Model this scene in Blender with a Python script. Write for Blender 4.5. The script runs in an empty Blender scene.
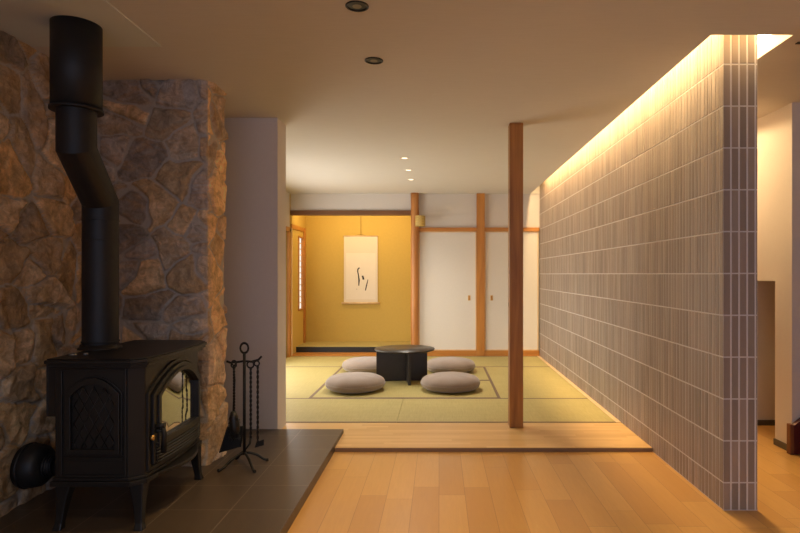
import bpy, bmesh, math, random
import numpy as np
from mathutils import Vector, Matrix
PI = math.pi
random.seed(4)
sc = bpy.context.scene
C = sc.collection

# ------------------------------------------------------------------ camera
cam_d = bpy.data.cameras.new('camera'); cam = bpy.data.objects.new('camera', cam_d); C.objects.link(cam)
cam.location = (0, 0, 1.2); cam.rotation_euler = (PI/2, 0, 0)
cam_d.sensor_width = 36; cam_d.lens = 25.875
cam_d.shift_x = -0.04875; cam_d.shift_y = 0.0094
cam_d.clip_start = 0.05
sc.camera = cam
# ------------------------------------------------------------------ world, exposure
w = bpy.data.worlds.new('world'); sc.world = w; w.use_nodes = True
w.node_tree.nodes['Background'].inputs[0].default_value = (0.36, 0.50, 0.90, 1)
w.node_tree.nodes['Background'].inputs[1].default_value = 1.0
sc.view_settings.view_transform = 'Standard'; sc.view_settings.look = 'None'
sc.view_settings.gamma = 1.0; sc.view_settings.use_curve_mapping = False
sc.view_settings.exposure = 0.42
sc.cycles.use_denoising = True
sc.cycles.max_bounces = 10; sc.cycles.diffuse_bounces = 6
sc.cycles.sample_clamp_indirect = 6

WARM = (1.0, 0.68, 0.33)
WARM2 = (1.0, 0.77, 0.50)
SOFT = (1.0, 0.92, 0.79)
def area_light(name, loc, rot, sx, sy, power, col, spread=PI):
    d = bpy.data.lights.new(name, 'AREA'); d.shape = 'RECTANGLE'; d.size = sx; d.size_y = sy
    d.energy = power; d.color = col; d.spread = spread
    o = bpy.data.objects.new(name, d); C.objects.link(o); o.location = loc; o.rotation_euler = rot
    return o
def spot_light(name, loc, power, col, angle=110, blend=0.6, r=0.03):
    d = bpy.data.lights.new(name, 'SPOT'); d.energy = power; d.color = col
    d.spot_size = math.radians(angle); d.spot_blend = blend; d.shadow_soft_size = r
    o = bpy.data.objects.new(name, d); C.objects.link(o); o.location = loc
    return o
# cove strips above the tiled partition (left face and right face)
area_light('cove_light_left', (1.345, 5.28, 2.70), (0, math.radians(30), 0), 0.06, 4.9, 98, WARM)
area_light('cove_light_right', (1.66, 5.5, 2.55), (0, math.radians(-40), 0), 0.05, 5.3, 95, WARM)
# hidden strip behind the alcove lintel
area_light('alcove_light', (-1.25, 8.42, 2.30), (math.radians(35), 0, 0), 1.5, 0.05, 10, (1.0, 0.69, 0.30))
# daylight through the window behind the camera and through the tatami room's left shoji
area_light('window_daylight', (0.3, -2.9, 1.4), (PI/2, 0, 0), 3.8, 1.4, 21, (0.72, 0.80, 1.0))
area_light('shoji_daylight', (-2.05, 6.6, 1.0), (0, -PI/2, 0), 1.7, 2.2, 32, (1.0, 0.95, 0.88))
# corridor lamps on the right; unseen spots added over the hall to brighten the foreground
spot_light('corridor_lamp_light', (1.80, 4.5, 2.31), 27, WARM, 176, .15)
spot_light('corridor_lamp_light_far', (1.80, 6.6, 2.31), 30, WARM, 176, .15)
for _x, _y, _p in ((-0.3, 0.9, 34), (-.35, -1.2, 14), (2.4, 0.2, 8), (2.4, -1.8, 8)):
    spot_light('hall_fill_spot', (_x, _y, 2.33), _p, WARM2, 140, .9)

# ------------------------------------------------------------------ mesh helpers
def box(bm, x0, x1, y0, y1, z0, z1, m=0):
    v = [bm.verts.new(p) for p in ((x0,y0,z0),(x1,y0,z0),(x1,y1,z0),(x0,y1,z0),(x0,y0,z1),(x1,y0,z1),(x1,y1,z1),(x0,y1,z1))]
    for f in ((3,2,1,0),(4,5,6,7),(0,1,5,4),(1,2,6,5),(2,3,7,6),(3,0,4,7)):
        fc = bm.faces.new([v[i] for i in f]); fc.material_index = m
def prism(bm, pts, a, b, axis='z', m=0):
    """extrude a 2D outline: axis z -> (u,v)=(x,y); y -> (x,z); x -> (y,z)"""
    def P(u, v, t):
        return (u, v, t) if axis == 'z' else ((u, t, v) if axis == 'y' else (t, u, v))
    A = [bm.verts.new(P(u, v, a)) for u, v in pts]; B = [bm.verts.new(P(u, v, b)) for u, v in pts]
    n = len(pts)
    f1 = bm.faces.new(A[::-1]); f2 = bm.faces.new(B); f1.material_index = f2.material_index = m
    for i in range(n):
        f = bm.faces.new((A[i], A[(i+1) % n], B[(i+1) % n], B[i])); f.material_index = m
def ring_prism(bm, outer, inner, a, b, axis='z', m=0):
    def P(u, v, t):
        return (u, v, t) if axis == 'z' else ((u, t, v) if axis == 'y' else (t, u, v))
    n = len(outer)
    r = [[bm.verts.new(P(u, v, t)) for u, v in pts] for pts in (outer, inner) for t in (a, b)]
    oa, ob, ia, ib = r
    for i in range(n):
        j = (i+1) % n
        for q in ((oa[i],oa[j],ob[j],ob[i]), (ia[j],ia[i],ib[i],ib[j]), (ob[i],ob[j],ib[j],ib[i]), (oa[j],oa[i],ia[i],ia[j])):
            f = bm.faces.new(q); f.material_index = m
def tube(bm, pts, r, seg=12, cap=True, m=0):
    pts = [Vector(p) for p in pts]; n = len(pts)
    rr = r if isinstance(r, (list, tuple)) else [r]*n
    rings = []; up = None
    for i in range(n):
        if i == 0: t = (pts[1]-pts[0]).normalized()
        elif i == n-1: t = (pts[-1]-pts[-2]).normalized()
        else: t = ((pts[i]-pts[i-1]).normalized() + (pts[i+1]-pts[i]).normalized()).normalized()
        if up is None:
            up = Vector((0, 0, 1)) if abs(t.z) < .9 else Vector((1, 0, 0))
        a = t.cross(up).normalized(); b = t.cross(a).normalized(); up = -b if False else b.cross(t).cross(t) * 0 + up
        k = 1.0
        if 0 < i < n-1:
            d = (pts[i]-pts[i-1]).normalized().dot(t); k = 1.0/max(d, .5)
            bend = ((pts[i+1]-pts[i]).normalized() - (pts[i]-pts[i-1]).normalized())
            bend = bend.normalized() if bend.length > 1e-4 else None
        else: bend = None
        ring = []
        for s in range(seg):
            an = 2*PI*s/seg
            off = (a*math.cos(an) + b*math.sin(an))*rr[i]
            if bend is not None: off = off + bend*(off.dot(bend))*(k-1)
            ring.append(bm.verts.new(pts[i]+off))
        rings.append(ring)
    for i in range(n-1):
        for s in range(seg):
            f = bm.faces.new((rings[i][s], rings[i][(s+1) % seg], rings[i+1][(s+1) % seg], rings[i+1][s])); f.smooth = True; f.material_index = m
    if cap:
        for rg in (rings[0], rings[-1]):
            f = bm.faces.new(rg); f.material_index = m
def lathe(bm, prof, seg=48, cx=0, cy=0, m=0, smooth=True):
    rings = []
    for r, z in prof:
        if r < 1e-5: rings.append([bm.verts.new((cx, cy, z))])
        else: rings.append([bm.verts.new((cx+r*math.cos(2*PI*s/seg), cy+r*math.sin(2*PI*s/seg), z)) for s in range(seg)])
    for a, b in zip(rings, rings[1:]):
        for s in range(seg):
            t = (s+1) % seg
            if len(a) == 1 and len(b) == 1: continue
            if len(a) == 1: f = bm.faces.new((a[0], b[s], b[t]))
            elif len(b) == 1: f = bm.faces.new((a[s], a[t], b[0]))
            else: f = bm.faces.new((a[s], a[t], b[t], b[s]))
            f.smooth = smooth; f.material_index = m
def torus(bm, c, R, r, axis='y', seg=32, sec=10, a0=0, a1=2*PI, sz=1.0):
    pts = []
    full = abs(a1-a0-2*PI) < 1e-4
    n = seg if full else seg+1
    rings = []
    for i in range(n):
        a = a0+(a1-a0)*i/seg
        ring = []
        for s in range(sec):
            b = 2*PI*s/sec
            rad = R+r*math.cos(b); u = rad*math.cos(a); v = rad*math.sin(a)*sz; h = r*math.sin(b)
            p = (u, h, v) if axis == 'y' else ((u, v, h) if axis == 'z' else (h, u, v))
            ring.append(bm.verts.new((c[0]+p[0], c[1]+p[1], c[2]+p[2])))
        rings.append(ring)
    for i in range(n if full else n-1):
        A, B = rings[i], rings[(i+1) % n]
        for s in range(sec):
            f = bm.faces.new((A[s], A[(s+1) % sec], B[(s+1) % sec], B[s])); f.smooth = True
def new(): return bmesh.new()
def obj(name, bm, mats, parent=None, bevel=0, seg=2, sub=0):
    me = bpy.data.meshes.new(name)
    bmesh.ops.recalc_face_normals(bm, faces=bm.faces[:])
    bm.to_mesh(me); bm.free()
    for mt in (mats if isinstance(mats, (list, tuple)) else [mats]): me.materials.append(mt)
    o = bpy.data.objects.new(name, me); C.objects.link(o)
    if parent: o.parent = parent
    if bevel:
        b = o.modifiers.new('bevel', 'BEVEL'); b.width = bevel; b.segments = seg; b.limit_method = 'ANGLE'; b.angle_limit = math.radians(40)
    if sub:
        s = o.modifiers.new('sub', 'SUBSURF'); s.levels = s.render_levels = sub
    return o
def bobj(name, dims, mats, parent=None, bevel=0.002):
    bm = new()
    for d in (dims if isinstance(dims[0], (list, tuple)) else [dims]): box(bm, *d)
    return obj(name, bm, mats, parent, bevel)
def struct(o):
    o['kind'] = 'structure'; return o
def tag(o, label, cat, group=None, kind=None):
    o['label'] = label; o['category'] = cat
    if group: o['group'] = group
    if kind: o['kind'] = kind
    return o
def thing(name, label, cat, loc=(0, 0, 0), rz=0, group=None):
    o = bpy.data.objects.new(name, None); C.objects.link(o)
    o.location = loc; o.rotation_euler = (0, 0, rz); o.empty_display_size = .1
    return tag(o, label, cat, group)
def dup(root, loc, rz, label):
    r = root.copy(); C.objects.link(r); r.location = loc; r.rotation_euler = (0, 0, rz); r['label'] = label
    for ch in list(root.children):
        c = ch.copy(); C.objects.link(c); c.parent = r
        for g in ch.children:
            d = g.copy(); C.objects.link(d); d.parent = c
    return r

# ------------------------------------------------------------------ material helpers
class MB:
    def __init__(s, name, rough=.6, metal=0.0, spec=.5, coat=0):
        s.m = bpy.data.materials.new(name); s.m.use_nodes = True
        s.t = s.m.node_tree; s.b = s.t.nodes['Principled BSDF']
        s.b.inputs['Roughness'].default_value = rough; s.b.inputs['Metallic'].default_value = metal
        s.b.inputs['Specular IOR Level'].default_value = spec
        s.b.inputs['Coat Weight'].default_value = coat
    def n(s, typ, **kw):
        nd = s.t.nodes.new(typ)
        for k, v in kw.items():
            if k.startswith('i_'):
                key = k[2:]; key = int(key) if key.isdigit() else key.replace('_', ' ')
                s.set(nd, key, v)
            else: setattr(nd, k, v)
        return nd
    def set(s, nd, key, v):
        if isinstance(v, bpy.types.NodeSocket): s.t.links.new(v, nd.inputs[key])
        else: nd.inputs[key].default_value = v
    def M(s, op, a, b=0.0, c=None):
        nd = s.t.nodes.new('ShaderNodeMath'); nd.operation = op
        s.set(nd, 0, a); s.set(nd, 1, b)
        if c is not None: s.set(nd, 2, c)
        return nd.outputs[0]
    def mix(s, f, a, b, mode='MIX'):
        nd = s.t.nodes.new('ShaderNodeMix'); nd.data_type = 'RGBA'; nd.blend_type = mode
        s.set(nd, 0, f); s.set(nd, 6, a if isinstance(a, bpy.types.NodeSocket) else (*a[:3], 1)); s.set(nd, 7, b if isinstance(b, bpy.types.NodeSocket) else (*b[:3], 1))
        return nd.outputs[2]
    def pos(s):
        g = s.n('ShaderNodeTexCoord'); return g.outputs['Object']
    def xyz(s, v):
        g = s.n('ShaderNodeSeparateXYZ', i_0=v); return g.outputs
    def vec(s, x, y, z=0.0):
        return s.n('ShaderNodeCombineXYZ', i_0=x, i_1=y, i_2=z).outputs[0]
    def scale(s, v, sc3):
        return s.n('ShaderNodeVectorMath', operation='MULTIPLY', i_0=v, i_1=sc3).outputs[0]
    def noise(s, v, sc=5, det=4, rough=.5, dist=0):
        nd = s.n('ShaderNodeTexNoise', i_Vector=v, i_Scale=sc, i_Detail=det, i_Roughness=rough, i_Distortion=dist); return nd.outputs[0]
    def ramp(s, f, stops):
        nd = s.n('ShaderNodeValToRGB', i_0=f); cr = nd.color_ramp
        while len(cr.elements) < len(stops): cr.elements.new(.5)
        for e, (p, c) in zip(cr.elements, stops): e.position = p; e.color = (*c, 1) if len(c) == 3 else c
        return nd.outputs[0]
    def white(s, v):
        return s.n('ShaderNodeTexWhiteNoise', noise_dimensions='3D', i_Vector=v).outputs
    def col(s, c):
        s.set(s.b, 'Base Color', c if isinstance(c, bpy.types.NodeSocket) else (*c, 1)); return s
    def bump(s, h, st=.3, d=.002):
        nd = s.n('ShaderNodeBump', i_Strength=st, i_Distance=d, i_Height=h); s.set(s.b, 'Normal', nd.outputs[0]); return s

def plain(name, c, rough=.6, var=.06, sc=8, bump=0, metal=0, spec=.5, coat=0, stretch=(1, 1, 1)):
    k = MB(name, rough, metal, spec, coat); p = k.scale(k.pos(), stretch)
    n = k.noise(p, sc, 5)
    k.col(k.mix(n, [x*(1-var) for x in c], [min(1, x*(1+var)) for x in c]))
    if bump: k.bump(k.noise(p, sc*8, 4), bump, .002)
    return k.m
def wood(name, c1, c2, rough=.45, axis=(0.35, 0.35, .03), sc=40, knots=False):
    k = MB(name, rough); p = k.scale(k.pos(), axis)
    n = k.noise(p, sc, 6, .55, .6); n2 = k.noise(k.scale(k.pos(), [a*6+.02 for a in axis]), 8, 3)
    f = k.M('ADD', k.M('MULTIPLY', n, .7), k.M('MULTIPLY', n2, .3))
    c = k.ramp(f, [(.32, c1), (.68, c2)])
    k.col(c); k.bump(n, .15, .001)
    return k.m

def wallpaper(name, c, sc=260):
    k = MB(name, .85, spec=.25); p = k.pos()
    n1 = k.noise(k.scale(p, (1, 1, .12)), sc, 3); n2 = k.noise(k.scale(p, (.12, .12, 1)), sc, 3)
    f = k.M('MULTIPLY', k.M('ADD', n1, n2), .5)
    k.col(k.mix(f, [x*.93 for x in c], [min(1, x*1.07) for x in c])); k.bump(f, .25, .0015)
    return k.m
M = {}
M['wall'] = wallpaper('woven_wallpaper', (.66, .62, .58))
k = MB('linen_ceiling', .85, spec=.25); p = k.pos()
n1 = k.noise(k.scale(p, (.06, 1, 1)), 140, 3); n2 = k.noise(k.scale(p, (.5, .5, 1)), 6, 3)
f = k.M('ADD', k.M('MULTIPLY', n1, .8), k.M('MULTIPLY', n2, .2))
k.col(k.mix(f, (.62, .59, .53), (.72, .69, .63))); k.bump(n1, .2, .001); M['ceiling'] = k.m
M['ceiling_board'] = plain('smooth_ceiling_board', (.66, .69, .63), .8, .02)
M['yellow'] = plain('ochre_plaster', (.58, .41, .11), .9, .06, 30, bump=.35, spec=.2)
M['orange_wood'] = wood('warm_cedar', (.38, .14, .022), (.55, .24, .045))
M['orange_wood_h'] = wood('warm_cedar_rail', (.40, .15, .024), (.56, .245, .048), axis=(.03, .35, .35))
M['dark_lintel'] = wood('brown_lintel', (.12, .05, .015), (.22, .09, .03), axis=(.03, .35, .35))
M['post'] = wood('old_dark_pine', (.24, .09, .013), (.50, .225, .042), rough=.5, axis=(.5, .5, .03))
M['pale_wood'] = wood('pale_cypress', (.66, .46, .24), (.80, .60, .35))
M['log'] = wood('polished_log', (.38, .14, .03), (.56, .25, .07), rough=.35)
M['fusuma'] = wallpaper('cream_paper', (.72, .68, .62), 180)
M['iron'] = plain('black_iron', (.012, .012, .013), .5, .2, 30, bump=.05, spec=.4)
M['iron2'] = plain('forged_black_iron', (.008, .008, .008), .55, .2, 30, spec=.4)
M['enamel'] = plain('matt_black_stove_iron', (.0085, .008, .0078), .42, .15, 20, bump=.06, spec=.5)
M['flue'] = plain('satin_black_steel', (.010, .010, .011), .55, .1, 6, spec=.5)
M['baseboard'] = plain('dark_olive_baseboard', (.09, .075, .05), .5)
M['table'] = plain('dark_stained_ash', (.034, .025, .018), .36, .25, 12, stretch=(1, .2, 1), spec=.5)
M['scroll'] = plain('scroll_paper', (.80, .74, .64), .85, .03, 12)
M['scroll2'] = plain('scroll_mount_silk', (.74, .67, .55), .8, .04, 60)
M['ink'] = plain('ink', (.02, .018, .015), .7)
M['brass'] = plain('brass', (.70, .42, .12), .35, .05, metal=1)
M['steel'] = plain('worn_steel', (.25, .23, .20), .45, metal=.8)
M['black'] = plain('black_baffle', (.01, .01, .01), .45, .05)
M['white_trim'] = plain('white_lamp_trim', (.75, .70, .62), .4, .02)
M['red'] = plain('dark_red_stair_paint', (.085, .010, .008), .35, .15, 9)
M['mahogany'] = plain('mahogany_paint', (.16, .055, .018), .4)
M['firebrick'] = plain('firebrick', (.30, .22, .14), .9, .2, 20, bump=.3)
M['bark'] = plain('split_firewood', (.22, .13, .07), .9, .4, 18, bump=.5, stretch=(1, .2, 1))
M['grille'] = plain('dark_gap', (.03, .025, .02), .8)
def emit(name, c, st):
    m = bpy.data.materials.new(name); m.use_nodes = True; t = m.node_tree
    e = t.nodes.new('ShaderNodeEmission'); e.inputs[0].default_value = (*c, 1); e.inputs[1].default_value = st
    t.links.new(e.outputs[0], t.nodes['Material Output'].inputs[0]); t.nodes.remove(t.nodes['Principled BSDF']); return m
M['lamp'] = emit('lamp_glow', (1, .84, .58), 2.2)
M['dim_lens'] = plain('unlit_lens', (.16, .13, .10), .3)
M['led'] = emit('led_strip_glow', (1, .74, .42), 14)
M['shoji'] = emit('backlit_shoji_paper', (1, .90, .76), .85)
M['sky_pane'] = None

# oak strip floor: boards run away from the camera
k = MB('oak_floor_boards', .32, spec=.5, coat=.15); X, Y, Z = k.xyz(k.pos())[:3]
xs = k.M('DIVIDE', X, .1415); ci = k.M('FLOOR', xs); fx = k.M('FRACT', xs)
off = k.M('MULTIPLY', k.white(k.vec(ci, 3.3, 0.0))[0], .9)
ys = k.M('DIVIDE', k.M('ADD', Y, off), .9); ri = k.M('FLOOR', ys); fy = k.M('FRACT', ys)
cell = k.white(k.vec(ci, ri, 1.0))[0]
ex = k.M('MINIMUM', fx, k.M('SUBTRACT', 1.0, fx)); ey = k.M('MINIMUM', fy, k.M('SUBTRACT', 1.0, fy))
gap = k.M('MINIMUM', k.M('MULTIPLY', ex, .1415), k.M('MULTIPLY', ey, .9))
g = k.M('LESS_THAN', gap, .0013)
grain = k.noise(k.vec(k.M('MULTIPLY', X, 6.0), k.M('ADD', k.M('MULTIPLY', Y, .55), k.M('MULTIPLY', cell, 30.0)), k.M('MULTIPLY', cell, 9.0)), 9, 6, .6, .8)
base = k.ramp(cell, [(0, (.54, .285, .075)), (.5, (.62, .35, .10)), (1, (.68, .40, .125))])
c = k.mix(k.M('MULTIPLY', grain, .55), base, (.42, .22, .07))
k.col(k.mix(k.M('MULTIPLY', g, .5), c, (.16, .07, .02))); k.bump(k.M('SUBTRACT', k.M('MULTIPLY', grain, .1), g), .25, .001)
M['floor'] = k.m
# laminated board of the raised step: short strips run across
k = MB('laminated_step_board', .38, spec=.4); X, Y, Z = k.xyz(k.pos())[:3]
ys = k.M('DIVIDE', Y, .04); ri = k.M('FLOOR', ys)
off = k.M('MULTIPLY', k.white(k.vec(ri, 1.3, 0.0))[0], .6)
ci = k.M('FLOOR', k.M('DIVIDE', k.M('ADD', X, off), .6)); cell = k.white(k.vec(ci, ri, 2.0))[0]
grain = k.noise(k.vec(k.M('MULTIPLY', X, .6), k.M('MULTIPLY', Y, 9.0), cell), 9, 5, .6, .5)
k.col(k.mix(k.M('MULTIPLY', grain, .5), k.ramp(cell, [(0, (.68, .42, .155)), (1, (.82, .55, .235))]), (.50, .28, .10)))
M['step'] = k.m
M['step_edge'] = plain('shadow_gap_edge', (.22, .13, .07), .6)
# tatami weave
k = MB('tatami_rush', .6, spec=.35); p = k.pos(); X, Y, Z = k.xyz(p)[:3]
n1 = k.noise(k.scale(p, (1, .05, 1)), 200, 3); n2 = k.noise(k.scale(p, (.05, 1, 1)), 90, 2); n3 = k.noise(p, 3, 3)
f = k.M('ADD', k.M('MULTIPLY', n1, .5), k.M('ADD', k.M('MULTIPLY', n2, .3), k.M('MULTIPLY', n3, .2)))
oi = k.n('ShaderNodeObjectInfo').outputs['Random']
c = k.ramp(f, [(.3, (.37, .30, .10)), (.7, (.52, .44, .175))])
k.col(k.mix(k.M('MULTIPLY', oi, .25), c, (.55, .43, .15))); k.bump(f, .3, .001)
M['tatami'] = k.m
M['heri'] = plain('tatami_border_cloth', (.20, .13, .08), .8, .15, 80)
# hearth tiles 315 x 322 mm
k = MB('dark_hearth_tile', .38, spec=.5); X, Y, Z = k.xyz(k.pos())[:3]
xs = k.M('DIVIDE', k.M('ADD', X, 1.01), .315); ys = k.M('DIVIDE', k.M('SUBTRACT', Y, 3.11), .322)
fx = k.M('FRACT', xs); fy = k.M('FRACT', ys)
ex = k.M('MULTIPLY', k.M('MINIMUM', fx, k.M('SUBTRACT', 1.0, fx)), .315); ey = k.M('MULTIPLY', k.M('MINIMUM', fy, k.M('SUBTRACT', 1.0, fy)), .322)
g = k.M('LESS_THAN', k.M('MINIMUM', ex, ey), .0022)
cell = k.white(k.vec(k.M('FLOOR', xs), k.M('FLOOR', ys), 0.0))[0]
st = k.noise(k.vec(k.M('MULTIPLY', X, 6.0), Y, 0.0), 6, 5, .6, 1.0)
c = k.mix(st, k.mix(cell, (.078, .054, .035), (.098, .070, .046)), (.056, .041, .028))
top = k.M('GREATER_THAN', Z, .05)
k.col(k.mix(k.M('MULTIPLY', g, .6), c, (.24, .19, .14)))
k.bump(k.M('SUBTRACT', k.M('MULTIPLY', st, .2), g), .3, .002)
M['hearth'] = k.m
# stone and ceramic tiles read per-piece colour from a colour attribute
k = MB('field_stone', .85, spec=.3); p = k.pos()
at = k.n('ShaderNodeVertexColor', layer_name='piece').outputs
n1 = k.noise(p, 9, 8, .62, .6); n2 = k.noise(p, 24, 8, .68, .8); n3 = k.noise(k.scale(p, (1, 1, 2.2)), 4, 4, .6, 1.5)
c = k.mix(k.M('MULTIPLY', k.ramp(n3, [(.42, (0, 0, 0)), (.60, (1, 1, 1))]), .5), at[0], (.56, .35, .16))
c = k.mix(k.ramp(n1, [(.35, (.0,)*3), (.7, (1,)*3)]), k.mix(1.0, c, (.74, .72, .70), 'MULTIPLY'), k.mix(1.0, c, (1.25, 1.22, 1.2), 'MULTIPLY'))
gr = k.mix(n2, (.44, .385, .32), (.60, .54, .46))
c = k.mix(k.ramp(n2, [(.33, (.0,)*3), (.68, (1,)*3)]), k.mix(1.0, c, (.70, .68, .66), 'MULTIPLY'), k.mix(1.0, c, (1.3, 1.3, 1.3), 'MULTIPLY'))
k.col(k.mix(at[1], gr, c))
k.bump(k.M('ADD', n1, n2), .9, .020)
M['stone'] = k.m
k = MB('ribbed_ceramic_tile', .5, spec=.4); p = k.pos()
at = k.n('ShaderNodeVertexColor', layer_name='piece').outputs[0]
n1 = k.noise(k.scale(p, (1, 1, .15)), 60, 4, .6); n2 = k.noise(p, 14, 4)
c = k.mix(k.M('MULTIPLY', n2, .5), at, k.mix(1.0, at, (.72, .70, .68), 'MULTIPLY'))
k.col(k.mix(k.M('MULTIPLY', n1, .35), c, k.mix(1.0, at, (1.3, 1.28, 1.25), 'MULTIPLY'))); k.bump(n1, .35, .001)
M['tile'] = k.m
M['grout'] = plain('pale_grout', (.68, .645, .62), .9, .05, 40)
k = MB('velvet_greige', .95, spec=.1); p = k.pos()
k.b.inputs['Sheen Weight'].default_value = .4
n1 = k.noise(p, 6, 4); n2 = k.noise(p, 120, 3)
k.col(k.mix(k.M('ADD', k.M('MULTIPLY', n1, .5), k.M('MULTIPLY', n2, .5)), (.22, .165, .13), (.36, .285, .23))); k.bump(n2, .4, .002)
M['velvet'] = k.m
k = MB('woven_gold', .55, spec=.5); p = k.pos(); X, Y, Z = k.xyz(p)[:3]
ch = k.n('ShaderNodeTexChecker', i_Vector=p, i_Scale=55.0).outputs[1]
k.col(k.mix(ch, (.30, .18, .03), (.85, .62, .20))); k.bump(ch, .6, .004); M['woven'] = k.m
k = MB('stove_glass', .03, spec=1.0); k.col((.012, .010, .008)); k.b.inputs['Coat Weight'].default_value = 1
k.b.inputs['IOR'].default_value = 2.6
M['glass'] = k.m

# ------------------------------------------------------------------ setting: dimensions
H = 2.352; FL = .028; WX0, WX1, WY = 1.44, 1.62, 2.915
# floors
struct(bobj('floor', (-2.6, 4.4, -3.1, 9.6, -.1, 0), M['floor'], bevel=0))
o = struct(bobj('floor_step', (-2.25, WX0, 3.885, 4.53, .004, FL), M['step'], bevel=.002))
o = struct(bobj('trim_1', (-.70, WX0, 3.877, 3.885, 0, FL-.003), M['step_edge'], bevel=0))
struct(bobj('floor_alcove_board', (-2.13, -.36, 8.22, 8.57, 0, .034), M['orange_wood_h'], bevel=0))
struct(bobj('trim_2', (1.40, WX0, 4.545, 8.24, 0, .030), M['pale_wood'], bevel=.001))
struct(bobj('trim_3', (-2.2, 1.40, 8.205, 8.22, 0, .032), M['orange_wood_h'], bevel=0))
struct(bobj('floor_hearth', (-2.1, -.7035, .6, 4.24, 0, .057), M['hearth'], bevel=.002))
# ceiling built round the light slot
bm = new()
SX0, SX1, SY = 1.31, 1.706, 2.77
box(bm, -2.6, SX0, -3.1, 9.6, H, H+.50); box(bm, SX1, 4.4, -3.1, 9.6, H, H+.50)
box(bm, SX0, SX1, -3.1, SY, H, H+.50); box(bm, SX0, SX1, 8.25, 9.6, H, H+.50)
box(bm, SX0, SX1, SY, 8.25, H+.42, H+.50)
struct(obj('ceiling', bm, M['ceiling']))
struct(bobj('ceiling_board', (-2.05, -1.40, .4, 2.90, H-.006, H), M['ceiling_board'], bevel=.001))
struct(bobj('trim_4', (1.78, 3.4, 2.85, 2.875, H-.004, H+.001), M['grille'], bevel=0))
bobj('led_strip', (SX1-.012, SX1, SY+.02, 8.2, H+.075, H+.115), M['led'], bevel=0)
tag(bpy.data.objects['led_strip'], 'glowing warm LED strip in the ceiling slot right of the tiled wall', 'light strip')
# walls
struct(bobj('wall_left', (-2.25, -2.09, -3.1, 3.67, 0, H), M['wall'], bevel=0))
struct(bobj('wall_rear', [(-2.25, -1.7, -3.2, -3.0, 0, H), (2.3, 4.4, -3.2, -3.0, 0, H), (-1.7, 2.3, -3.2, -3.0, 0, .6), (-1.7, 2.3, -3.2, -3.0, 2.1, H)], M['wall'], bevel=0))
struct(bobj('wall_stub', (-2.4, -1.19, 4.24, 4.47, 0, H), M['wall'], bevel=.001))
struct(bobj('wall_recess', (-2.4, -2.2, 3.6, 4.3, 0, H), M['wall'], bevel=0))
struct(bobj('wall_right', (4.3, 4.4, -3.1, 3.9, 0, H), M['wall'], bevel=0))
struct(bobj('wall_hall', [(2.37, 4.4, 3.86, 4.055, 0, H), (2.37, 2.52, 4.055, 4.60, 1.15, H), (2.37, 2.52, 4.60, 8.4, 0, H)], M['wall'], bevel=0))
struct(bobj('wall_niche', [(2.37, 3.4, 4.57, 4.62, 0, 1.2), (3.4, 3.5, 4.0, 4.62, 0, 1.2), (2.53, 3.5, 4.0, 4.62, 1.15, 1.2)], M['wall'], bevel=0))
struct(bobj('wall_corridor_end', (1.5, 2.5, 8.25, 8.4, 0, H), M['wall'], bevel=0))
struct(bobj('baseboard_hall', [(2.358, 2.37, 3.86, 4.055, 0, .042)], M['baseboard'], bevel=.001))
struct(bobj('baseboard_niche', (2.37, 3.4, 4.555, 4.57, 0, .042), M['baseboard'], bevel=.001))
# room window behind the camera
wn = struct(bobj('window_1', [(-1.7, -1.64, -3.15, -3.05, .6, 2.1), (2.24, 2.3, -3.15, -3.05, .6, 2.1), (-1.7, 2.3, -3.15, -3.05, .6, .66), (-1.7, 2.3, -3.15, -3.05, 2.04, 2.1), (.27, .33, -3.15, -3.05, .6, 2.1)], M['pale_wood']))

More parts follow.
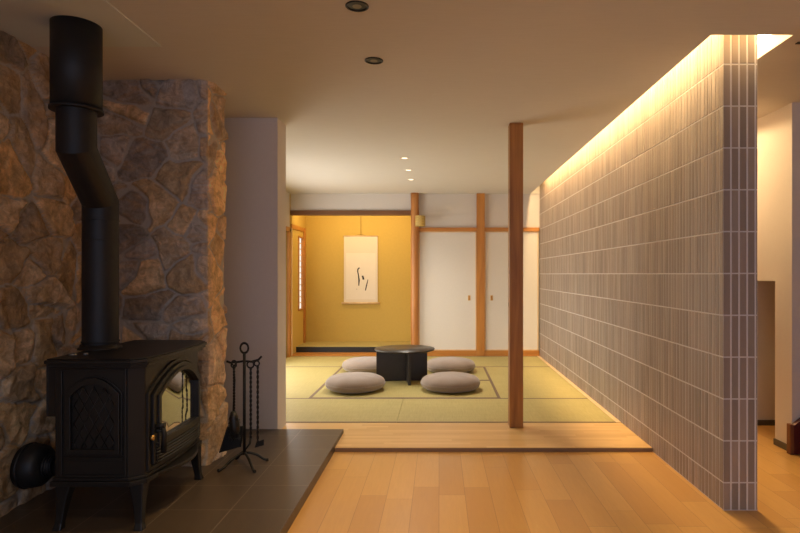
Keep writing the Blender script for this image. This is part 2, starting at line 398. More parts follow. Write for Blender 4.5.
# ------------------------------------------------------------------ stone walls
def vnoise(x, y, seed, oct=4):
    r = np.zeros_like(x); amp = .5
    for o_ in range(oct):
        rs = np.random.RandomState(seed+o_*17); L = rs.rand(64, 64)
        xi = np.floor(x).astype(int); yi = np.floor(y).astype(int); fx = x-xi; fy = y-yi
        fx = fx*fx*(3-2*fx); fy = fy*fy*(3-2*fy)
        a = L[xi % 64, yi % 64]; b = L[(xi+1) % 64, yi % 64]; c_ = L[xi % 64, (yi+1) % 64]; d = L[(xi+1) % 64, (yi+1) % 64]
        r += amp*((a*(1-fx)+b*fx)*(1-fy)+(c_*(1-fx)+d*fx)*fy-.5); x = x*2.03+5.1; y = y*2.03+1.7; amp *= .5
    return r
def stones(U, V, seed, sx, sz, palette, force=None):
    """per vertex height, colour and stone/grout mask of a rubble wall on the plane (U, V)"""
    rs = np.random.RandomState(seed)
    Wu = U+vnoise(U*5, V*5, seed)*.07; Wv = V+vnoise(U*5+9, V*5+4, seed+5)*.07
    S = []
    nu = int((U.max()+.4)/sx)+2; nv = int((V.max()+.4)/sz)+2
    for j in range(nv):
        for i in range(nu):
            if rs.rand() < .10: continue
            S.append(((i+.5*(j % 2)+(rs.rand()-.5)*.8)*sx-.3, (j+(rs.rand()-.5)*.7)*sz-.2))
            if rs.rand() < .16: S.append((S[-1][0]+(rs.rand()-.5)*sx, S[-1][1]+(rs.rand()-.5)*sz))
    S = np.array(S); n = len(S)
    asp = .75+.7*rs.rand(n); wt = (rs.rand(n)-.5)*.04
    F1 = np.full(U.shape, 9.); F2 = F1.copy(); I = np.zeros(U.shape, int)
    for q in range(n):
        du = np.abs(Wu-S[q, 0])/asp[q]; dv = np.abs(Wv-S[q, 1])*asp[q]*1.1
        d = (du**2.6+dv**2.6)**(1/2.6)-wt[q]
        m1 = d < F1
        F2 = np.where(m1, F1, np.minimum(F2, d)); I = np.where(m1, q, I); F1 = np.where(m1, d, F1)
    e = F2-F1
    sm = lambda a, b, x: (lambda t: t*t*(3-2*t))(np.clip((x-a)/(b-a), 0, 1))
    mask = sm(.009, .016, e)
    hh = .012+rs.rand(n)*.020; tu = (rs.rand(n)-.5)*.16; tv = (rs.rand(n)-.5)*.16
    h = sm(.006, .030, e)*(hh[I]+tu[I]*(U-S[I, 0])+tv[I]*(V-S[I, 1])) + vnoise(U*16, V*16, seed+3, 4)*.024*mask + vnoise(U*5, V*5, seed+8, 3)*.012*mask
    pal = np.array(palette); ci = rs.randint(0, len(pal), n); br = .68+.62*rs.rand(n)
    col = pal[ci[I]]*br[I][..., None]
    rid = 1-np.abs(vnoise(U*11+3, V*9+1, seed+13, 3))*4
    h = h+(rid-.6)*.006*mask
    return np.maximum(h, .008+vnoise(U*30, V*30, seed+2, 2)*.004), col, mask
def stone_mesh(name, nu, nv, posf, U, V, h, col, mask):
    P = posf(U, V, h).reshape(-1, 3)
    idx = np.arange(nu*nv).reshape(nv, nu)
    F = np.stack([idx[:-1, :-1], idx[:-1, 1:], idx[1:, 1:], idx[1:, :-1]], -1).reshape(-1, 4)
    me = bpy.data.meshes.new(name); me.from_pydata(P.tolist(), [], F.tolist())
    ca = me.color_attributes.new('piece', 'FLOAT_COLOR', 'POINT')
    rgba = np.concatenate([col.reshape(-1, 3), mask.reshape(-1, 1)], 1).astype('f')
    ca.data.foreach_set('color', rgba.ravel())
    me.polygons.foreach_set('use_smooth', [True]*len(F)); me.materials.append(M['stone'])
    o = bpy.data.objects.new(name, me); C.objects.link(o); return struct(o)
pal_w = [(0.676, 0.468, 0.247), (0.598, 0.429, 0.247), (0.754, 0.494, 0.234), (0.494, 0.39, 0.273), (0.65, 0.481, 0.299), (0.429, 0.351, 0.273), (0.754, 0.572, 0.364)]
pal_c = [(0.499, 0.442, 0.375), (0.416, 0.375, 0.333), (0.599, 0.499, 0.366), (0.383, 0.358, 0.333), (0.732, 0.549, 0.333), (0.516, 0.466, 0.399), (0.666, 0.573, 0.449)]
# left wall, along Y at X = -2.09
u = np.linspace(0, 2.61, 270); v = np.linspace(0, H-.057, 240); U, V = np.meshgrid(u, v)
h, col, mask = stones(U, V, 11, .175, .20, pal_w)
stone_mesh('wall_left_stone', 270, 240, lambda U, V, h: np.stack([-2.085+h*1.2, .82+U, .057+V], -1), U, V, h, col, mask)
# chimney breast: front (0.69) + rounded corner + right return (0.26)
u = np.linspace(0, .98, 150); v = np.linspace(0, H-.057, 330); U, V = np.meshgrid(u, v)
h, col, mask = stones(U, V, 23, .21, .19, pal_c)
hs, cs, ms = stones(U*1.0+0, V, 31, .24, .26, [(.84, .62, .36), (.74, .56, .36), (.68, .55, .40), (.88, .62, .32)])  # warm light grazing the return is put into a brighter, oranger palette
sd = (U > .739)
h = np.where(sd, hs, h); col = np.where(sd[..., None], cs, col); mask = np.where(sd, ms, mask)
h = h*np.clip(np.abs(U-.739)/.02, .6, 1)*np.where(sd, .8, 1)
def breast(U, V, h):
    R = .014; L1 = .728; a = np.clip((U-L1)/(R*PI/2), 0, 1)*PI/2
    U = U; nx = np.sin(a); ny = -np.cos(a)
    rest = np.clip(U-L1-R*PI/2, 0, 9)
    bx = np.where(U < L1, -2.125+U, -2.125+L1+R*np.sin(a)); by = np.where(U < L1, 3.435, 3.435+R*(1-np.cos(a))+rest)
    return np.stack([bx+nx*h, by+ny*h, .057+V], -1)
stone_mesh('wall_chimney_breast', 150, 330, breast, U, V, h, col, mask)
struct(bobj('wall_chimney_core', (-2.2, -1.41, 3.47, 3.66, 0, H), M['grout'], bevel=0))

# ------------------------------------------------------------------ tiled partition
bm = new(); box(bm, WX0+.004, WX1-.004, WY+.004, 8.25, 0, H+.42)
struct(obj('wall_partition', bm, M['grout']))
rs = np.random.RandomState(2)
verts = []; faces = []; cols = []
def tile(o_, eu, ev, en, w_, hh_, t_, c):
    b = len(verts); e = .0022
    o_ = np.array(o_); eu = np.array(eu); ev = np.array(ev); en = np.array(en)
    tl = rs.randn(4)*.0004
    for (a_, d_) in ((0, 0), (w_, 0), (w_, hh_), (0, hh_)): verts.append(o_+eu*a_+ev*d_)
    for q, (a_, d_) in enumerate(((e, e), (w_-e, e), (w_-e, hh_-e), (e, hh_-e))): verts.append(o_+eu*a_+ev*d_+en*(t_+tl[q]))
    faces.extend([(b+4, b+5, b+6, b+7), (b, b+1, b+5, b+4), (b+1, b+2, b+6, b+5), (b+2, b+3, b+7, b+6), (b+3, b, b+4, b+7)])
    cols.extend([c]*8)
rows = [(0, .141)] + [(.141+.2124*i, .141+.2124*(i+1)) for i in range(12)]
def tcol():
    b = .80+.34*rs.rand(); r = rs.rand()
    return ((.335)*b*(1+.05*r), .275*b, .222*b, 1)
PW = .0413; GV = .0056
def face_tiles(o0, eu, en, length, first):
    x = first
    while x < length-.004:
        w_ = min(PW-GV, length-x-.001)
        for z0, z1 in rows:
            if z0 > H+.41: continue
            z1 = min(z1, H+.42); g0 = .0034
            tile(np.array(o0)+np.array(eu)*x+np.array([0, 0, z0+g0]), eu, (0, 0, 1), en, w_, z1-z0-2*g0, .0012+rs.rand()*.0009, tcol())
        x += PW
face_tiles((WX0+.004, WY+.004, 0), (0, 1, 0), (-1, 0, 0), 8.25-WY-.004, .001)
GV = .0085
face_tiles((WX0+.004, WY+.004, 0), (1, 0, 0), (0, -1, 0), WX1-WX0-.008, .001)
face_tiles((WX1-.004, WY+.004, 0), (0, 1, 0), (1, 0, 0), 8.25-WY-.004, .001)
me = bpy.data.meshes.new('wall_partition_tile'); me.from_pydata([tuple(v_) for v_ in verts], [], faces)
ca = me.color_attributes.new('piece', 'FLOAT_COLOR', 'POINT'); ca.data.foreach_set('color', np.array(cols, 'f').ravel())
me.materials.append(M['tile']); o = bpy.data.objects.new('wall_partition_tile', me); C.objects.link(o); struct(o)

# ------------------------------------------------------------------ tatami room shell
BY = 8.25
struct(bobj('wall_back', [(-2.3, -.36, BY, BY+.10, 2.11, H), (-.36, WX0+.1, BY+.02, BY+.12, 1.86, H), (-.36, WX0+.1, BY+.06, BY+.12, 0, 1.9)], M['wall'], bevel=0))
struct(bobj('trim_5', (-2.125, -.40, BY-.03, BY+.09, 2.045, 2.11), M['dark_lintel']))          # lintel of the alcove
struct(bobj('wall_alcove_back', (-2.3, -.2, 9.23, 9.33, 0, H), M['yellow'], bevel=0))
struct(bobj('wall_alcove_right', (-.36, -.26, BY+.05, 9.3, 0, H), M['yellow'], bevel=0))
struct(bobj('wall_alcove_left', [(-2.3, -2.13, BY-.05, 8.70, 0, H), (-2.3, -2.13, 9.02, 9.3, 0, H), (-2.3, -2.13, 8.70, 9.02, 0, .66), (-2.3, -2.13, 8.70, 9.02, 1.76, H)], M['yellow'], bevel=0))
al = struct(bobj('floor_alcove', (-2.13, -.36, 8.58, 9.23, 0, .118), M['tatami'], bevel=0))
struct(bobj('trim_6', (-2.13, -.36, 8.565, 8.60, .032, .112), M['black'], bevel=.002))         # black sill under the alcove floor
struct(bobj('trim_7', [(-2.13, -2.10, 9.02, 9.08, .118, 1.92), (-2.13, -2.115, 8.25, 9.08, 1.86, 1.92)], M['orange_wood']))
# alcove shoji window
wf = struct(bobj('window_2', [(-2.16, -2.12, 8.69, 8.71, .64, 1.78), (-2.16, -2.12, 9.0, 9.02, .64, 1.78), (-2.16, -2.12, 8.7, 9.01, .64, .665), (-2.16, -2.12, 8.7, 9.01, 1.755, 1.78)], M['orange_wood']))
bobj('shoji_paper', (-2.17, -2.16, 8.70, 9.01, .65, 1.77), M['shoji'], wf, bevel=0)
bobj('shoji_lattice', [(-2.16, -2.148, 8.85, 8.862, .66, 1.76)] + [(-2.16, -2.15, 8.71, 9.0,   .66+i*.092, .672+i*.092) for i in range(1, 12)], M['pale_wood'], wf, bevel=0)
# left side of the tatami room: posts, shoji screens
struct(bobj('wall_tatami_left', [(-2.3, -2.13, 4.4, 5.3, 0, H), (-2.3, -2.13, 5.3, 8.2, 1.86, H), (-2.35, -2.32, 5.2, 8.2, 0, 1.9)], M['wall'], bevel=0))
struct(bobj('trim_8', [(-2.14, -2.105, 8.10, 8.19, 0, 1.84), (-2.14, -2.105, 5.3, 8.19, 1.80, 1.86)], M['orange_wood']))
struct(bobj('trim_9', (-2.16, -2.10, 8.20, 8.25, 0, 1.86), M['pale_wood']))
for i in range(3):
    y0 = 5.32+i*.925
    d = struct(bobj('door_%d' % (i+3), [(-2.2, -2.17, y0, y0+.03, .03, 1.8), (-2.2, -2.17, y0+.89, y0+.92, .03, 1.8), (-2.2, -2.17, y0, y0+.92, .03, .09), (-2.2, -2.17, y0, y0+.92, 1.76, 1.8)], M['pale_wood']))
    bobj('shoji_paper', (-2.20, -2.195, y0+.02, y0+.9, .08, 1.77), M['shoji'], d, bevel=0)
    bobj('shoji_lattice', [(-2.195, -2.185, y0+.03+j*.22, y0+.038+j*.22, .08, 1.77) for j in range(1, 4)] + [(-2.195, -2.185, y0+.03, y0+.9, .08+j*.17, .088+j*.17) for j in range(1, 10)], M['pale_wood'], d, bevel=0)
# closet front
struct(bobj('trim_10', (.538, .653, BY-.045, BY+.06, FL, H), M['orange_wood'], bevel=.003))     # middle post
struct(bobj('trim_11', [(-.29, .538, BY-.03, BY+.04, 1.81, 1.865), (.653, WX0-.004, BY-.03, BY+.04, 1.81, 1.865)], M['orange_wood_h'], bevel=.002))
struct(bobj('trim_12', [(-.29, .538, BY-.03, BY+.04, 0, .105), (.653, WX0-.004, BY-.03, BY+.04, 0, .105)], M['orange_wood_h'], bevel=.002))
for i, (x0, x1, px) in enumerate(((-.285, .536, .433), (.655, 1.425, .755))):
    d = struct(bobj('door_%d' % (i+1), (x0+.012, x1-.012, BY, BY+.025, .118, 1.798), M['fusuma'], bevel=0))
    bobj('door_frame', [(x0, x0+.013, BY-.008, BY+.03, .105, 1.81), (x1-.013, x1, BY-.008, BY+.03, .105, 1.81), (x0, x1, BY-.008, BY+.03, .105, .118), (x0, x1, BY-.008, BY+.03, 1.797, 1.81)], M['pale_wood'], d, bevel=.001)
    pl = bobj('door_pull', [(px-.018, px+.018, BY-.006, BY, .820, .895)], M['brass'], d, bevel=.004)
    bobj('finger_recess', (px-.010, px+.010, BY-.008, BY-.004, .83, .885), M['orange_wood'], d, bevel=0)
# polished log post of the alcove
bm = new()
pts = []; rr = []
for i in range(25):
    z = FL+(H-FL)*i/24; pts.append((-.345+.006*math.sin(i*.7)*.3, 8.2+.001*math.sin(i*1.1), z)); rr.append(.058+.002*math.sin(i*1.9))
tube(bm, pts, rr, 24)
tag(obj('log_post', bm, M['log']), 'round reddish-brown log post beside the yellow alcove', 'post')
# free post
bm = new(); box(bm, .538, .642, 4.38, 4.48, FL, H)
p_ = obj('square_post', bm, M['post'], bevel=.005)
tag(p_, 'dark brown square timber post standing alone at the edge of the tatami room', 'post')
for z, yy in ((1.82, 4.41), (.95, 4.43), (1.2, 4.405)): bobj('peg_hole', (.5365, .5385, yy, yy+.012, z, z+.03), M['black'], p_, bevel=0)

# ------------------------------------------------------------------ tatami mats
def mat(x0, x1, y0, y1, along, label):
    bm = new(); g_ = .0012
    box(bm, x0+g_, x1-g_, y0+g_, y1-g_, .001, FL)
    rt = obj('tatami_mat', bm, M['tatami']); tag(rt, label, 'tatami mat', 'tatami mats of the raised room')
    b = .028
    if along == 'x':
        bs = ((x0+g_, x1-g_, y0+g_, y0+b), (x0+g_, x1-g_, y1-b, y1-g_))
    else:
        bs = ((x0+g_, x0+b, y0+g_, y1-g_), (x1-b, x1-g_, y0+g_, y1-g_))
    if along == 'R': bs = bs[1:]
    if along == 'L': bs = bs[:1]
    for q in bs: bobj('border', (*q, FL, FL+.0012), M['heri'], rt, bevel=0)
mat(-2.13, -.335, 4.535, 5.43, 'x', 'long tatami mat in the front row, left of the centre joint')
mat(-.335, 1.40, 4.535, 5.43, 'x', 'long tatami mat in the front row, right, beside the square post')
mat(-2.13, -1.205, 5.43, 7.25, 'R', 'tatami mat running away from the viewer left of the table')
mat(-1.205, .555, 5.43, 6.34, 'x', 'tatami mat under the two front cushions')
mat(-1.205, .555, 6.34, 7.25, 'x', 'tatami mat under the two rear cushions')
mat(.555, 1.40, 5.43, 7.25, 'L', 'tatami mat running away from the viewer along the tiled wall')
mat(-2.13, -.335, 7.25, 8.203, 'x', 'tatami mat in the back row before the yellow alcove')
mat(-.335, 1.40, 7.25, 8.203, 'x', 'tatami mat in the back row before the sliding closet doors')

# ------------------------------------------------------------------ table and cushions
t = thing('low_table', 'low round black table on crossed panel legs in the middle of the tatami', 'table', (-.378, 6.33, FL+.001), math.radians(8))
bm = new(); lathe(bm, [(0, .335), (.318, .335), (.329, .340), (.331, .348), (.329, .354), (0, .355)], 72)
obj('tabletop', bm, M['table'], t)
bm = new(); box(bm, -.31, .25, -.012, .012, 0, .335); obj('leg_panel', bm, M['table'], t, .002)
bm = new(); box(bm, .015, .041, -.30, .30, 0, .335); obj('leg_panel', bm, M['table'], t, .002)
bm = new(); lathe(bm, [(0, .318), (.10, .318), (.10, .3349), (0, .3349)], 32); obj('mounting_plate', bm, M['table'], t)

cu = thing('floor_cushion', 'round greige floor cushion front left of the black table', 'cushion', (-.85, 5.82, FL+.001), 0, 'round floor cushions around the low table')
bm = new(); prof = []
n = 22
for i in range(n+1):
    a = -PI/2+PI*i/n
    r = .299*abs(math.cos(a))**.42 if 0 < i < n else 0
    z = .072+.072*(1 if math.sin(a) > 0 else -1)*abs(math.sin(a))**.85
    if a > 0: z += .012*(1-(r/.305)**2)
    prof.append((r, z))
lathe(bm, prof, 64)
for v_ in bm.verts:
    an = math.atan2(v_.co.y, v_.co.x); r = math.hypot(v_.co.x, v_.co.y)
    k_ = 1+.012*math.sin(3*an+1)+.008*math.sin(7*an+2)
    v_.co.x *= k_; v_.co.y *= k_
    v_.co.z += .0015*math.sin(9*an)*r/.3*(1 if .02 < v_.co.z else 0)
obj('cover', bm, M['velvet'], cu)
bm = new(); torus(bm, (0, 0, .072), .300, .004, 'z', 64, 8)
for v_ in bm.verts:
    an = math.atan2(v_.co.y, v_.co.x); k_ = 1+.012*math.sin(3*an+1)+.008*math.sin(7*an+2); v_.co.x *= k_; v_.co.y *= k_; v_.co.z += .0015*math.sin(9*an)
obj('piping', bm, M['velvet'], cu)
dup(cu, (.118, 5.84, FL+.001), 1.3, 'round greige floor cushion front right of the black table')
dup(cu, (-.868, 6.95, FL+.001), 2.4, 'round greige floor cushion behind left of the table, partly hidden by it')
dup(cu, (.135, 6.93, FL+.001), 4.1, 'round greige floor cushion behind right of the black table')

# ------------------------------------------------------------------ hanging scroll
s = thing('hanging_scroll', 'white hanging scroll with black brush calligraphy on the yellow alcove wall', 'scroll', (-1.253, 9.215, .735))
bm = new(); box(bm, -.27, .27, -.002, .002, .0, 1.075); obj('mount', bm, M['scroll2'], s)
bm = new(); box(bm, -.235, .235, -.0035, -.002, .06, .80); obj('paper', bm, M['scroll'], s)
bm = new(); tube(bm, [(-.305, -.012, 0), (.305, -.012, 0)], .016, 16); obj('bottom_roller', bm, M['pale_wood'], s)
bm = new(); tube(bm, [(-.275, -.004, 1.075), (.275, -.004, 1.075)], .008, 12); obj('top_rod', bm, M['pale_wood'], s)
bm = new(); tube(bm, [(-.10, 0, 1.08), (0, .004, 1.10), (.10, 0, 1.08)], .002, 6); tube(bm, [(0, .004, 1.10), (0, .004, 1.5)], .0022, 6); obj('cord', bm, M['dark_lintel'], s)
bm = new()
def S(u_, v_):   # photo crop coordinates of the strokes -> scroll plane
    px = 335+u_/6.27; py = 225+v_/6.27
    return ((px-439)/62.3+1.253, 1.2-(py-274)/62.3-.735)
for st_, wd in (([(155, 268), (145, 276), (143, 290), (148, 315), (152, 345), (150, 380)], [4, 4, 3.5, 3.5, 5, 3]),
                ([(174, 318), (180, 342)], [5, 6]), ([(207, 342), (203, 362), (197, 385), (192, 410)], [2, 3, 3.5, 3]),
                ([(136, 400), (138, 404)], [1.3, 1.3]), ([(168, 322), (173, 318)], [1.5, 2])):
    L = []; R_ = []
    for i, (a_, b_) in enumerate(st_):
        x, z = S(a_, b_); j = min(i, len(st_)-2); x1, z1 = S(*st_[j]); x2, z2 = S(*st_[j+1]); l_ = math.hypot(x2-x1, z2-z1)
        nx_, nz_ = -(z2-z1)/l_, (x2-x1)/l_; wv = wd[i]/6.27/62.3
        L.append((x+nx_*wv, z+nz_*wv)); R_.append((x-nx_*wv, z-nz_*wv))
    prism(bm, L+R_[::-1], -.0045, -.0035, 'y')
obj('calligraphy', bm, M['ink'], s)

# woven ornament on the rail
bm = new(); lathe(bm, [(0, 0), (.066, 0), (.070, .006), (.070, .142), (.066, .148), (.060, .148), (.058, .02), (0, .02)], 24)
bas = obj('woven_basket', bm, M['woven']); bas.location = (-.262, 8.050, 1.868)
tag(bas, 'small golden woven wall basket beside the log post above the door rail', 'basket')
bm = new(); box(bm, -.10, -.05, .03, .08, .05, .09); obj('bracket', bm, M['orange_wood'], bas)

# ------------------------------------------------------------------ ceiling lamps
def downlight(x, y, lit, label, power=0, proto=None):
    t = thing('downlight', label, 'ceiling light', (x, y, H), 0, 'lit ceiling downlights over the tatami' if lit else 'black ceiling downlights')
    bm = new(); R = .044
    lathe(bm, [(R+.006, 0), (R+.006, -.004), (R, -.006), (R-.004, -.003), (R-.004, 0)], 32)
    obj('trim_ring', bm, M['white_trim'] if lit else M['black'], t)
    bm = new()
    if lit: lathe(bm, [(R-.004, -.0005), (.030, -.0015)], 32); obj('reflector', bm, M['brass'], t); bm = new(); lathe(bm, [(.030, -.0015), (0, -.0018)], 32); obj('lens', bm, M['lamp'], t)
    else:
        lathe(bm, [(R-.004, -.001), (R-.016, -.0015), (.022, -.0025), (0, -.0025)], 32); obj('baffle', bm, M['black'], t)
        bm = new(); lathe(bm, [(.020, -.0032), (0, -.0032)], 24); obj('lens', bm, M['dim_lens'], t)
    if power: spot_light('downlight_beam', (x, y, H-.03), power, SOFT if lit else WARM, 130 if lit else 75, .8, .03)
downlight(-.352, 2.47, False, 'black recessed downlight nearest the viewer at the top of the ceiling', 44)
downlight(-.351, 3.10, False, 'black recessed downlight, second from the viewer', 44)
downlight(-.343, 5.71, True, 'small lit downlight, front one of the three over the low table', 36)
downlight(-.338, 6.37, True, 'small lit downlight, middle one of the three over the low table', 36)
downlight(-.341, 7.01, True, 'small lit downlight, rear one of the three over the low table', 36)

# ------------------------------------------------------------------ stove
HZ = .057
st = thing('wood_stove', 'black cast iron wood stove with arched glass door standing on the tiled hearth', 'stove', (-1.52, 2.89, HZ))
EN = M['enamel']
def arch(y0, y1, z0, zs, zp, n=14):
    """closed outline: straight sides to zs, arch rising to zp"""
    pts = [(y0, z0), (y1, z0)]
    for i in range(n+1):
        a = i/n; y = y1+(y0-y1)*a; pts.append((y, zs+(zp-zs)*(1-(2*a-1)**2)))
    return pts
def plan(dx0, dx1, dy, cut, bow, n=9):
    """stove plan outline: chamfered corners and a bowed front (+x)"""
    pts = [(dx0, -dy), (dx1-cut, -dy)]
    for i in range(n+1):
        a = -1+2*i/n; pts.append((dx1+bow*(1-a*a), a*(dy-cut*.8)))
    pts += [(dx1-cut, dy), (dx0, dy)]
    return pts
bm = new(); prism(bm, plan(-.19, .19, .33, .055, .018), .215, .735)
body = obj('body', bm, EN, st, .004)
bm = new()
for a_, (d_, z0, z1) in enumerate(((.018, .724, .736), (.030, .736, .748))): prism(bm, plan(-.19-d_*.5, .19+d_, .33+d_, .055, .02), z0, z1)
prism(bm, plan(-.212, .222, .372, .055, .026), .748, .764)
prism(bm, plan(-.205, .215, .364, .053, .026), .764, .770)
obj('top_plate', bm, EN, st, .003)
bm = new(); prism(bm, plan(-.205, .205, .345, .055, .02), .200, .222); prism(bm, plan(-.196, .196, .337, .055, .02), .222, .236)
obj('base_plate', bm, EN, st, .003)
# side panel with arched frame and lattice (both ends)
for sgn in (-1, 1):
    bm = new(); yf = sgn*.33
    def pr(pts, d0, d1): prism(bm, pts, yf+sgn*d0, yf+sgn*d1, 'y')
    def rpr(o_, i_, d0, d1): ring_prism(bm, o_, i_, yf+sgn*d0, yf+sgn*d1, 'y')
    rpr([(-.165, .24), (.130, .24), (.130, .722), (-.165, .722)], [(-.154, .25), (.119, .25), (.119, .712), (-.154, .712)], 0, .007)
    rpr(arch(-.143, .113, .335, .615, .692), arch(-.134, .104, .345, .610, .683), 0, .007)
    rpr(arch(-.134, .104, .345, .610, .683), arch(-.112, .082, .366, .600, .655), 0, .017)
    box(bm, -.145, .113, min(yf, yf+sgn*.008), max(yf, yf+sgn*.008), .315, .328)
    sp = obj('side_panel', bm, EN, st, .002)
    bm = new()
    for q in range(-5, 8):
        for s_ in (1, -1):
            # diagonal ribs clipped to the panel
            c0 = -.112+q*.045
            P0 = None
            seg_ = []
            for i in range(41):
                zz = .37+.28*i/40; xx = (c0+(zz-.38)*.55) if s_ == 1 else (.082-(c0+.112)-(zz-.38)*.55)
                top = .60+.050*(1-((xx+.015)/.097)**2)
                if -.110 < xx < .080 and zz < top: seg_.append((xx, zz))
            if len(seg_) > 1:
                (xa, za), (xb, zb) = seg_[0], seg_[-1]
                tube(bm, [(xa, yf+sgn*.001, za), (xb, yf+sgn*.001, zb)], .0024, 4)
    obj('lattice', bm, EN, sp)
# front: built in plane x = .19.. ; y is along the front
FXF = .205
bm = new()
yc = 0
bowx = lambda y: .19+.018*(1-(y/.29)**2)
def bow_ring(bm, outer, inner, d0, d1):
    n_ = len(outer); R4 = []
    for pts in (outer, inner):
        for d_ in (d0, d1): R4.append([bm.verts.new((bowx(y)+d_, y, z)) for y, z in pts])
    oa, ob, ia, ib = R4
    for i in range(n_):
        j = (i+1) % n_
        for q in ((oa[i],oa[j],ob[j],ob[i]), (ia[j],ia[i],ib[i],ib[j]), (ob[i],ob[j],ib[j],ib[i]), (oa[j],oa[i],ia[i],ia[j])): bm.faces.new(q)
def dens(pts, k_=6):
    out = []
    for i in range(len(pts)):
        a_ = pts[i]; b_ = pts[(i+1) % len(pts)]; kk = k_ if i == 0 else 1
        for q in range(kk): out.append((a_[0]+(b_[0]-a_[0])*q/kk, a_[1]+(b_[1]-a_[1])*q/kk))
    return out
A0 = dens(arch(-.280, .280, .245, .60, .722)); A1 = dens(arch(-.264, .264, .262, .594, .706))
bow_ring(bm, A0, A1, -.002, .010); obj('door_surround', bm, EN, st, .002)
bm = new()
D0 = dens(arch(-.256, .256, .27, .590, .700)); D1 = dens(arch(-.205, .205, .375, .572, .662)); D2 = dens(arch(-.226, .226, .345, .580, .680))
bow_ring(bm, D0, D1, 0, .020); bow_ring(bm, D2, D1, .018, .028)
door = obj('door', bm, EN, st, .002)
bm = new()   # ribbed panel below the glass
for q in range(7):
    z = .272+q*.0145
    pts = [(bowx(y)+.020, y, z) for y in np.linspace(-.24, .24, 13)]
    tube(bm, pts, .0062, 6)
obj('ribbed_panel', bm, EN, door)
bm = new(); ny_ = 13
G = D1; vs = []
cen = bm.verts.new((bowx(0)+.004, 0, .49)); rim = [bm.verts.new((bowx(y)+.004, y*1.03, .49+(z-.49)*1.03)) for y, z in G]
for i in range(len(rim)):
    f = bm.faces.new((cen, rim[i], rim[(i+1) % len(rim)])); f.smooth = True
obj('glass', bm, M['glass'], door)
bm = new()   # handle
tube(bm, [(.20, -.235, .42), (.245, -.235, .42)], .009, 10); tube(bm, [(.245, -.235, .44), (.252, -.235, .40), (.250, -.235, .32)], [.010, .012, .013], 12)
tube(bm, [(.21, -.235, .44), (.255, -.235, .445)], .012, 10)
obj('door_handle', bm, M['iron2'], door)
bm = new(); lathe(bm, [(0, .0), (.012, .0), (.013, .012), (0, .016)], 16)
for v_ in bm.verts: v_.co = Vector((v_.co.z+.205, v_.co.x-.262, v_.co.y+.395))
obj('latch_screw', bm, M['brass'], st)
bm = new()   # bowed ash lip
lip = [(.19, -.24)] + [(.20+.075*(1-(a_/.24)**2), a_) for a_ in np.linspace(-.24, .24, 17)] + [(.19, .24)]
prism(bm, lip, .205, .222); obj('ash_lip', bm, EN, st, .004)
for (sx, sy) in ((-1, -1), (-1, 1), (1, -1), (1, 1)):
    bm = new(); fx_ = sx*.178; fy_ = sy*.315
    pr_ = [(0, .205, .034), (.02, .14, .024), (.035, .07, .018), (.045, .03, .016), (.055, .0, .020)]
    rings = []
    for o_, z, r in pr_:
        cx_ = fx_-sx*.015+sx*o_*.35; cy_ = fy_-sy*.03+sy*o_*.6
        rings.append([bm.verts.new((cx_+a_*r, cy_+b_*r, z)) for a_, b_ in ((-1, -1), (1, -1), (1, 1), (-1, 1))])
    for a_, b_ in zip(rings, rings[1:]):
        for q in range(4): bm.faces.new((a_[q], a_[(q+1) % 4], b_[(q+1) % 4], b_[q]))
    bm.faces.new(rings[0]); bm.faces.new(rings[-1])
    obj('leg', bm, EN, st, .004)
bm = new(); box(bm, -.250, -.240, -.30, .30, .50, .748); box(bm, -.240, -.19, -.30, -.29, .50, .748); box(bm, -.240, -.19, .29, .30, .50, .748)
obj('rear_heat_shield', bm, EN, st, .002)
bm = new(); lathe(bm, [(.085, .766), (.100, .768), (.100, .774), (.090, .779), (.088, .792), (0, .792)], 40, -.189, .01); 
for v_ in bm.verts: v_.co.x += .0
obj('flue_collar', bm, EN, st)
bm = new(); lathe(bm, [(0, .770), (.016, .770), (.018, .777), (.010, .782), (0, .784)], 20, -.155, -.26); obj('top_knob', bm, M['steel'], st); bm = new(); lathe(bm, [(0, .770), (.010, .770), (.010, .780), (0, .782)], 16, -.105, -.245)
obj('top_knob', bm, M['steel'], st)
bm = new(); tube(bm, [(-.19, -.06, .20), (-.30, -.06, .198), (-.355, -.06, .20)], .043, 20); obj('air_inlet_pipe', bm, M['iron'], st)

# flue pipe
fp = thing('flue_pipe', 'black cranked steel flue pipe rising from the stove to the ceiling', 'flue pipe', (-1.707, 2.90, .849))
bm = new(); z0 = -.0
tube(bm, [(0, 0, 0), (0, 0, .711), (.037, -.25, .927), (.037, -.25, 1.12)], .082, 40); pp = obj('pipe', bm, M['flue'], fp); pp.data.set_sharp_from_angle(angle=math.radians(18))
bm = new(); tube(bm, [(.037, -.25, 1.107), (.037, -.25, H-.849)], .104, 48)
sl = obj('ceiling_sleeve', bm, M['flue'], fp); bm = new(); tube(bm, [(.037, -.25, 1.100), (.037, -.25, 1.112)], .110, 48); obj('sleeve_rim', bm, M['flue'], sl)
bm = new()
bm.free()
for z, r_ in ((.52, .0022), (.62, .0022), (.012, .005), (.705, .0024)):
    bm = new(); torus(bm, (0, 0, z), .082, r_, 'z', 40, 6); obj('pipe_joint', bm, M['flue'], fp)

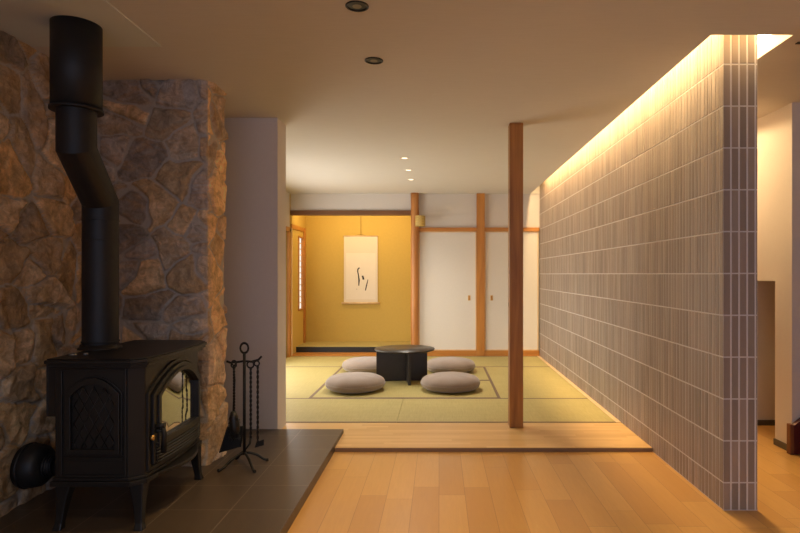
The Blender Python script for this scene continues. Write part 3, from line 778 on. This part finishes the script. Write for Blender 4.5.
# outside air duct on the wall
ad = thing('air_duct', 'black round air duct coming out of the stone wall left of the stove', 'duct', (-2.035, 2.83, .258))
bm = new(); tube(bm, [(.0, 0, 0), (.05, 0, 0), (.085, 0, 0), (.105, 0, 0), (.108, 0, 0)], [.104, .106, .098, .078, .05], 36); torus(bm, (.02, 0, 0), .103, .008, 'x', 36, 8); obj('wall_flange', bm, M['iron'], ad)
bm = new(); tube(bm, [(.09, 0, 0), (.12, 0, 0), (.15, 0, 0)], [.052, .048, .046], 24)
for q in range(3): torus(bm, (.112+q*.014, 0, 0), .050-.001*q, .005, 'x', 28, 6)
obj('flexible_hose', bm, M['iron'], ad)

# ------------------------------------------------------------------ fire tools
FI = M['iron2']
ts = thing('fire_tool_stand', 'black wrought iron fireplace tool stand with ring top on the hearth', 'tool stand', (-1.178, 3.48, HZ))
bm = new(); tube(bm, [(0, 0, .05), (0, 0, .667)], .0088, 10); obj('pole', bm, FI, ts)
bm = new(); torus(bm, (0, 0, .695), .024, .006, 'y', 28, 8, sz=1.25); obj('ring_handle', bm, FI, ts)
bm = new(); tube(bm, [(-.105, -.01, .617), (-.085, 0, .607), (-.03, 0, .612), (0, 0, .617), (.04, 0, .612), (.085, 0, .624), (.105, -.005, .645)], .0065, 8); obj('hook_bar', bm, FI, ts)
for (tx, ty) in ((-.088, -.155), (.11, -.165), (.125, .035), (-.065, .055)):
    bm = new(); tube(bm, [(0, 0, .062), (tx*.25, ty*.25, .060), (tx*.55, ty*.55, .045), (tx*.85, ty*.85, .016), (tx, ty, .009), (tx*1.08, ty*1.08, .010)], [.009, .008, .008, .0075, .008, .010], 8); obj('base_leg', bm, FI, ts)
def hung(name, label, cat, x, y, z):
    return thing(name, label, cat, (-1.178+x, 3.48+y, HZ+z+.012), 0, 'tools hanging on the fireplace stand')
def twisted(bm, x0, z0, x1, z1, r=.0055):
    tube(bm, [(x0, 0, z0), (x1, 0, z1)], r*.9, 6)
    n_ = 60
    for ph in (0, PI):
        tube(bm, [(x0+(x1-x0)*i/n_+.0036*math.cos(i*.8+ph), .0036*math.sin(i*.8+ph), z0+(z1-z0)*i/n_) for i in range(n_+1)], .0046, 5)
# shovel
t1 = hung('ash_shovel', 'black iron ash shovel hanging on the left of the tool stand', 'shovel', -.058, -.012, 0)
bm = new(); torus(bm, (0, 0, .595), .014, .0045, 'y', 20, 6); twisted(bm, 0, .580, .0, .30); tube(bm, [(0, 0, .30), (-.01, .0, .21)], .006, 8); obj('handle', bm, FI, t1)
bm = new(); P4 = [(-.035, .21), (.060, .215), (.040, .09), (-.085, .055)]
prism(bm, P4, -.006, 0.0, 'y')
tube(bm, [(-.085, -.006, .055), (-.035, -.012, .21), (.060, -.012, .215), (.040, -.006, .09)], .004, 6); obj('blade', bm, FI, t1)
# brush
t2 = hung('hearth_brush', 'black bristle hearth brush hanging against the shovel', 'brush', -.030, -.062, 0)
bm = new(); torus(bm, (-.012, 0, .590), .015, .0045, 'y', 20, 6); tube(bm, [(-.012, 0, .575), (-.006, 0, .50), (-.016, 0, .30)], .005, 8); obj('handle', bm, FI, t2)
bm = new()
rs2 = random.Random(3)
tube(bm, [(-.016, 0, .315), (-.012, 0, .28), (-.006, 0, .22), (-.0, 0, .165)], [.014, .026, .030, .020], 14)
for q in range(260):
    a_ = rs2.random()*2*PI; z = .16+rs2.random()*.14; L_ = .030+.012*rs2.random()
    c0 = (-.008, 0, z); tube(bm, [c0, (c0[0]+math.cos(a_)*L_, math.sin(a_)*L_*.8, z-.02)], [.0018, .0008], 3, cap=False)
obj('bristles', bm, M['black'], t2)
# poker, rake
t3 = hung('fire_poker', 'black twisted iron poker hanging right of the stand pole', 'poker', .044, -.015, 0)
bm = new(); torus(bm, (-.002, 0, .585), .020, .005, 'y', 22, 6); twisted(bm, 0, .565, 0, .14); tube(bm, [(0, 0, .14), (-.004, -.005, .11), (-.022, -.012, .085), (-.03, -.012, .075)], [.006, .006, .005, .003], 8)
obj('handle', bm, FI, t3)
t4 = hung('fire_rake', 'black iron ash rake with flat foot at the right end of the stand', 'rake', .086, -.015, 0)
bm = new(); torus(bm, (-.006, 0, .592), .015, .0045, 'y', 20, 6); twisted(bm, 0, .575, 0, .11); obj('handle', bm, FI, t4)
bm = new(); prism(bm, [(-.018, .085), (.036, .100), (.038, .135), (-.008, .118)], -.004, .003, 'y'); obj('rake_foot', bm, FI, t4)

# ------------------------------------------------------------------ staircase at the right edge
sr = thing('staircase', 'dark red staircase rising to the right at the right edge of the view', 'staircase', (2.335, 3.855, 0))
bm = new(); prism(bm, [(.02, 0), (1.9, 0), (1.9, 1.63), (.02, .19)], -.035, 0, 'y'); obj('stringer', bm, M['red'], sr, .003)
bm = new(); box(bm, -.005, .02, -.04, 0, 0, .20); obj('stringer_end', bm, M['mahogany'], sr, .002)
for i in range(7):
    bm = new(); box(bm, .12+i*.23, .12+(i+1)*.23+.02, -.9, -.036, .16*(i+1)-.03, .16*(i+1)+.0); box(bm, .14+i*.23, .155+i*.23, -.9, -.036, .16*i, .16*(i+1)-.03)
    obj('step', bm, M['red'], sr, .003)
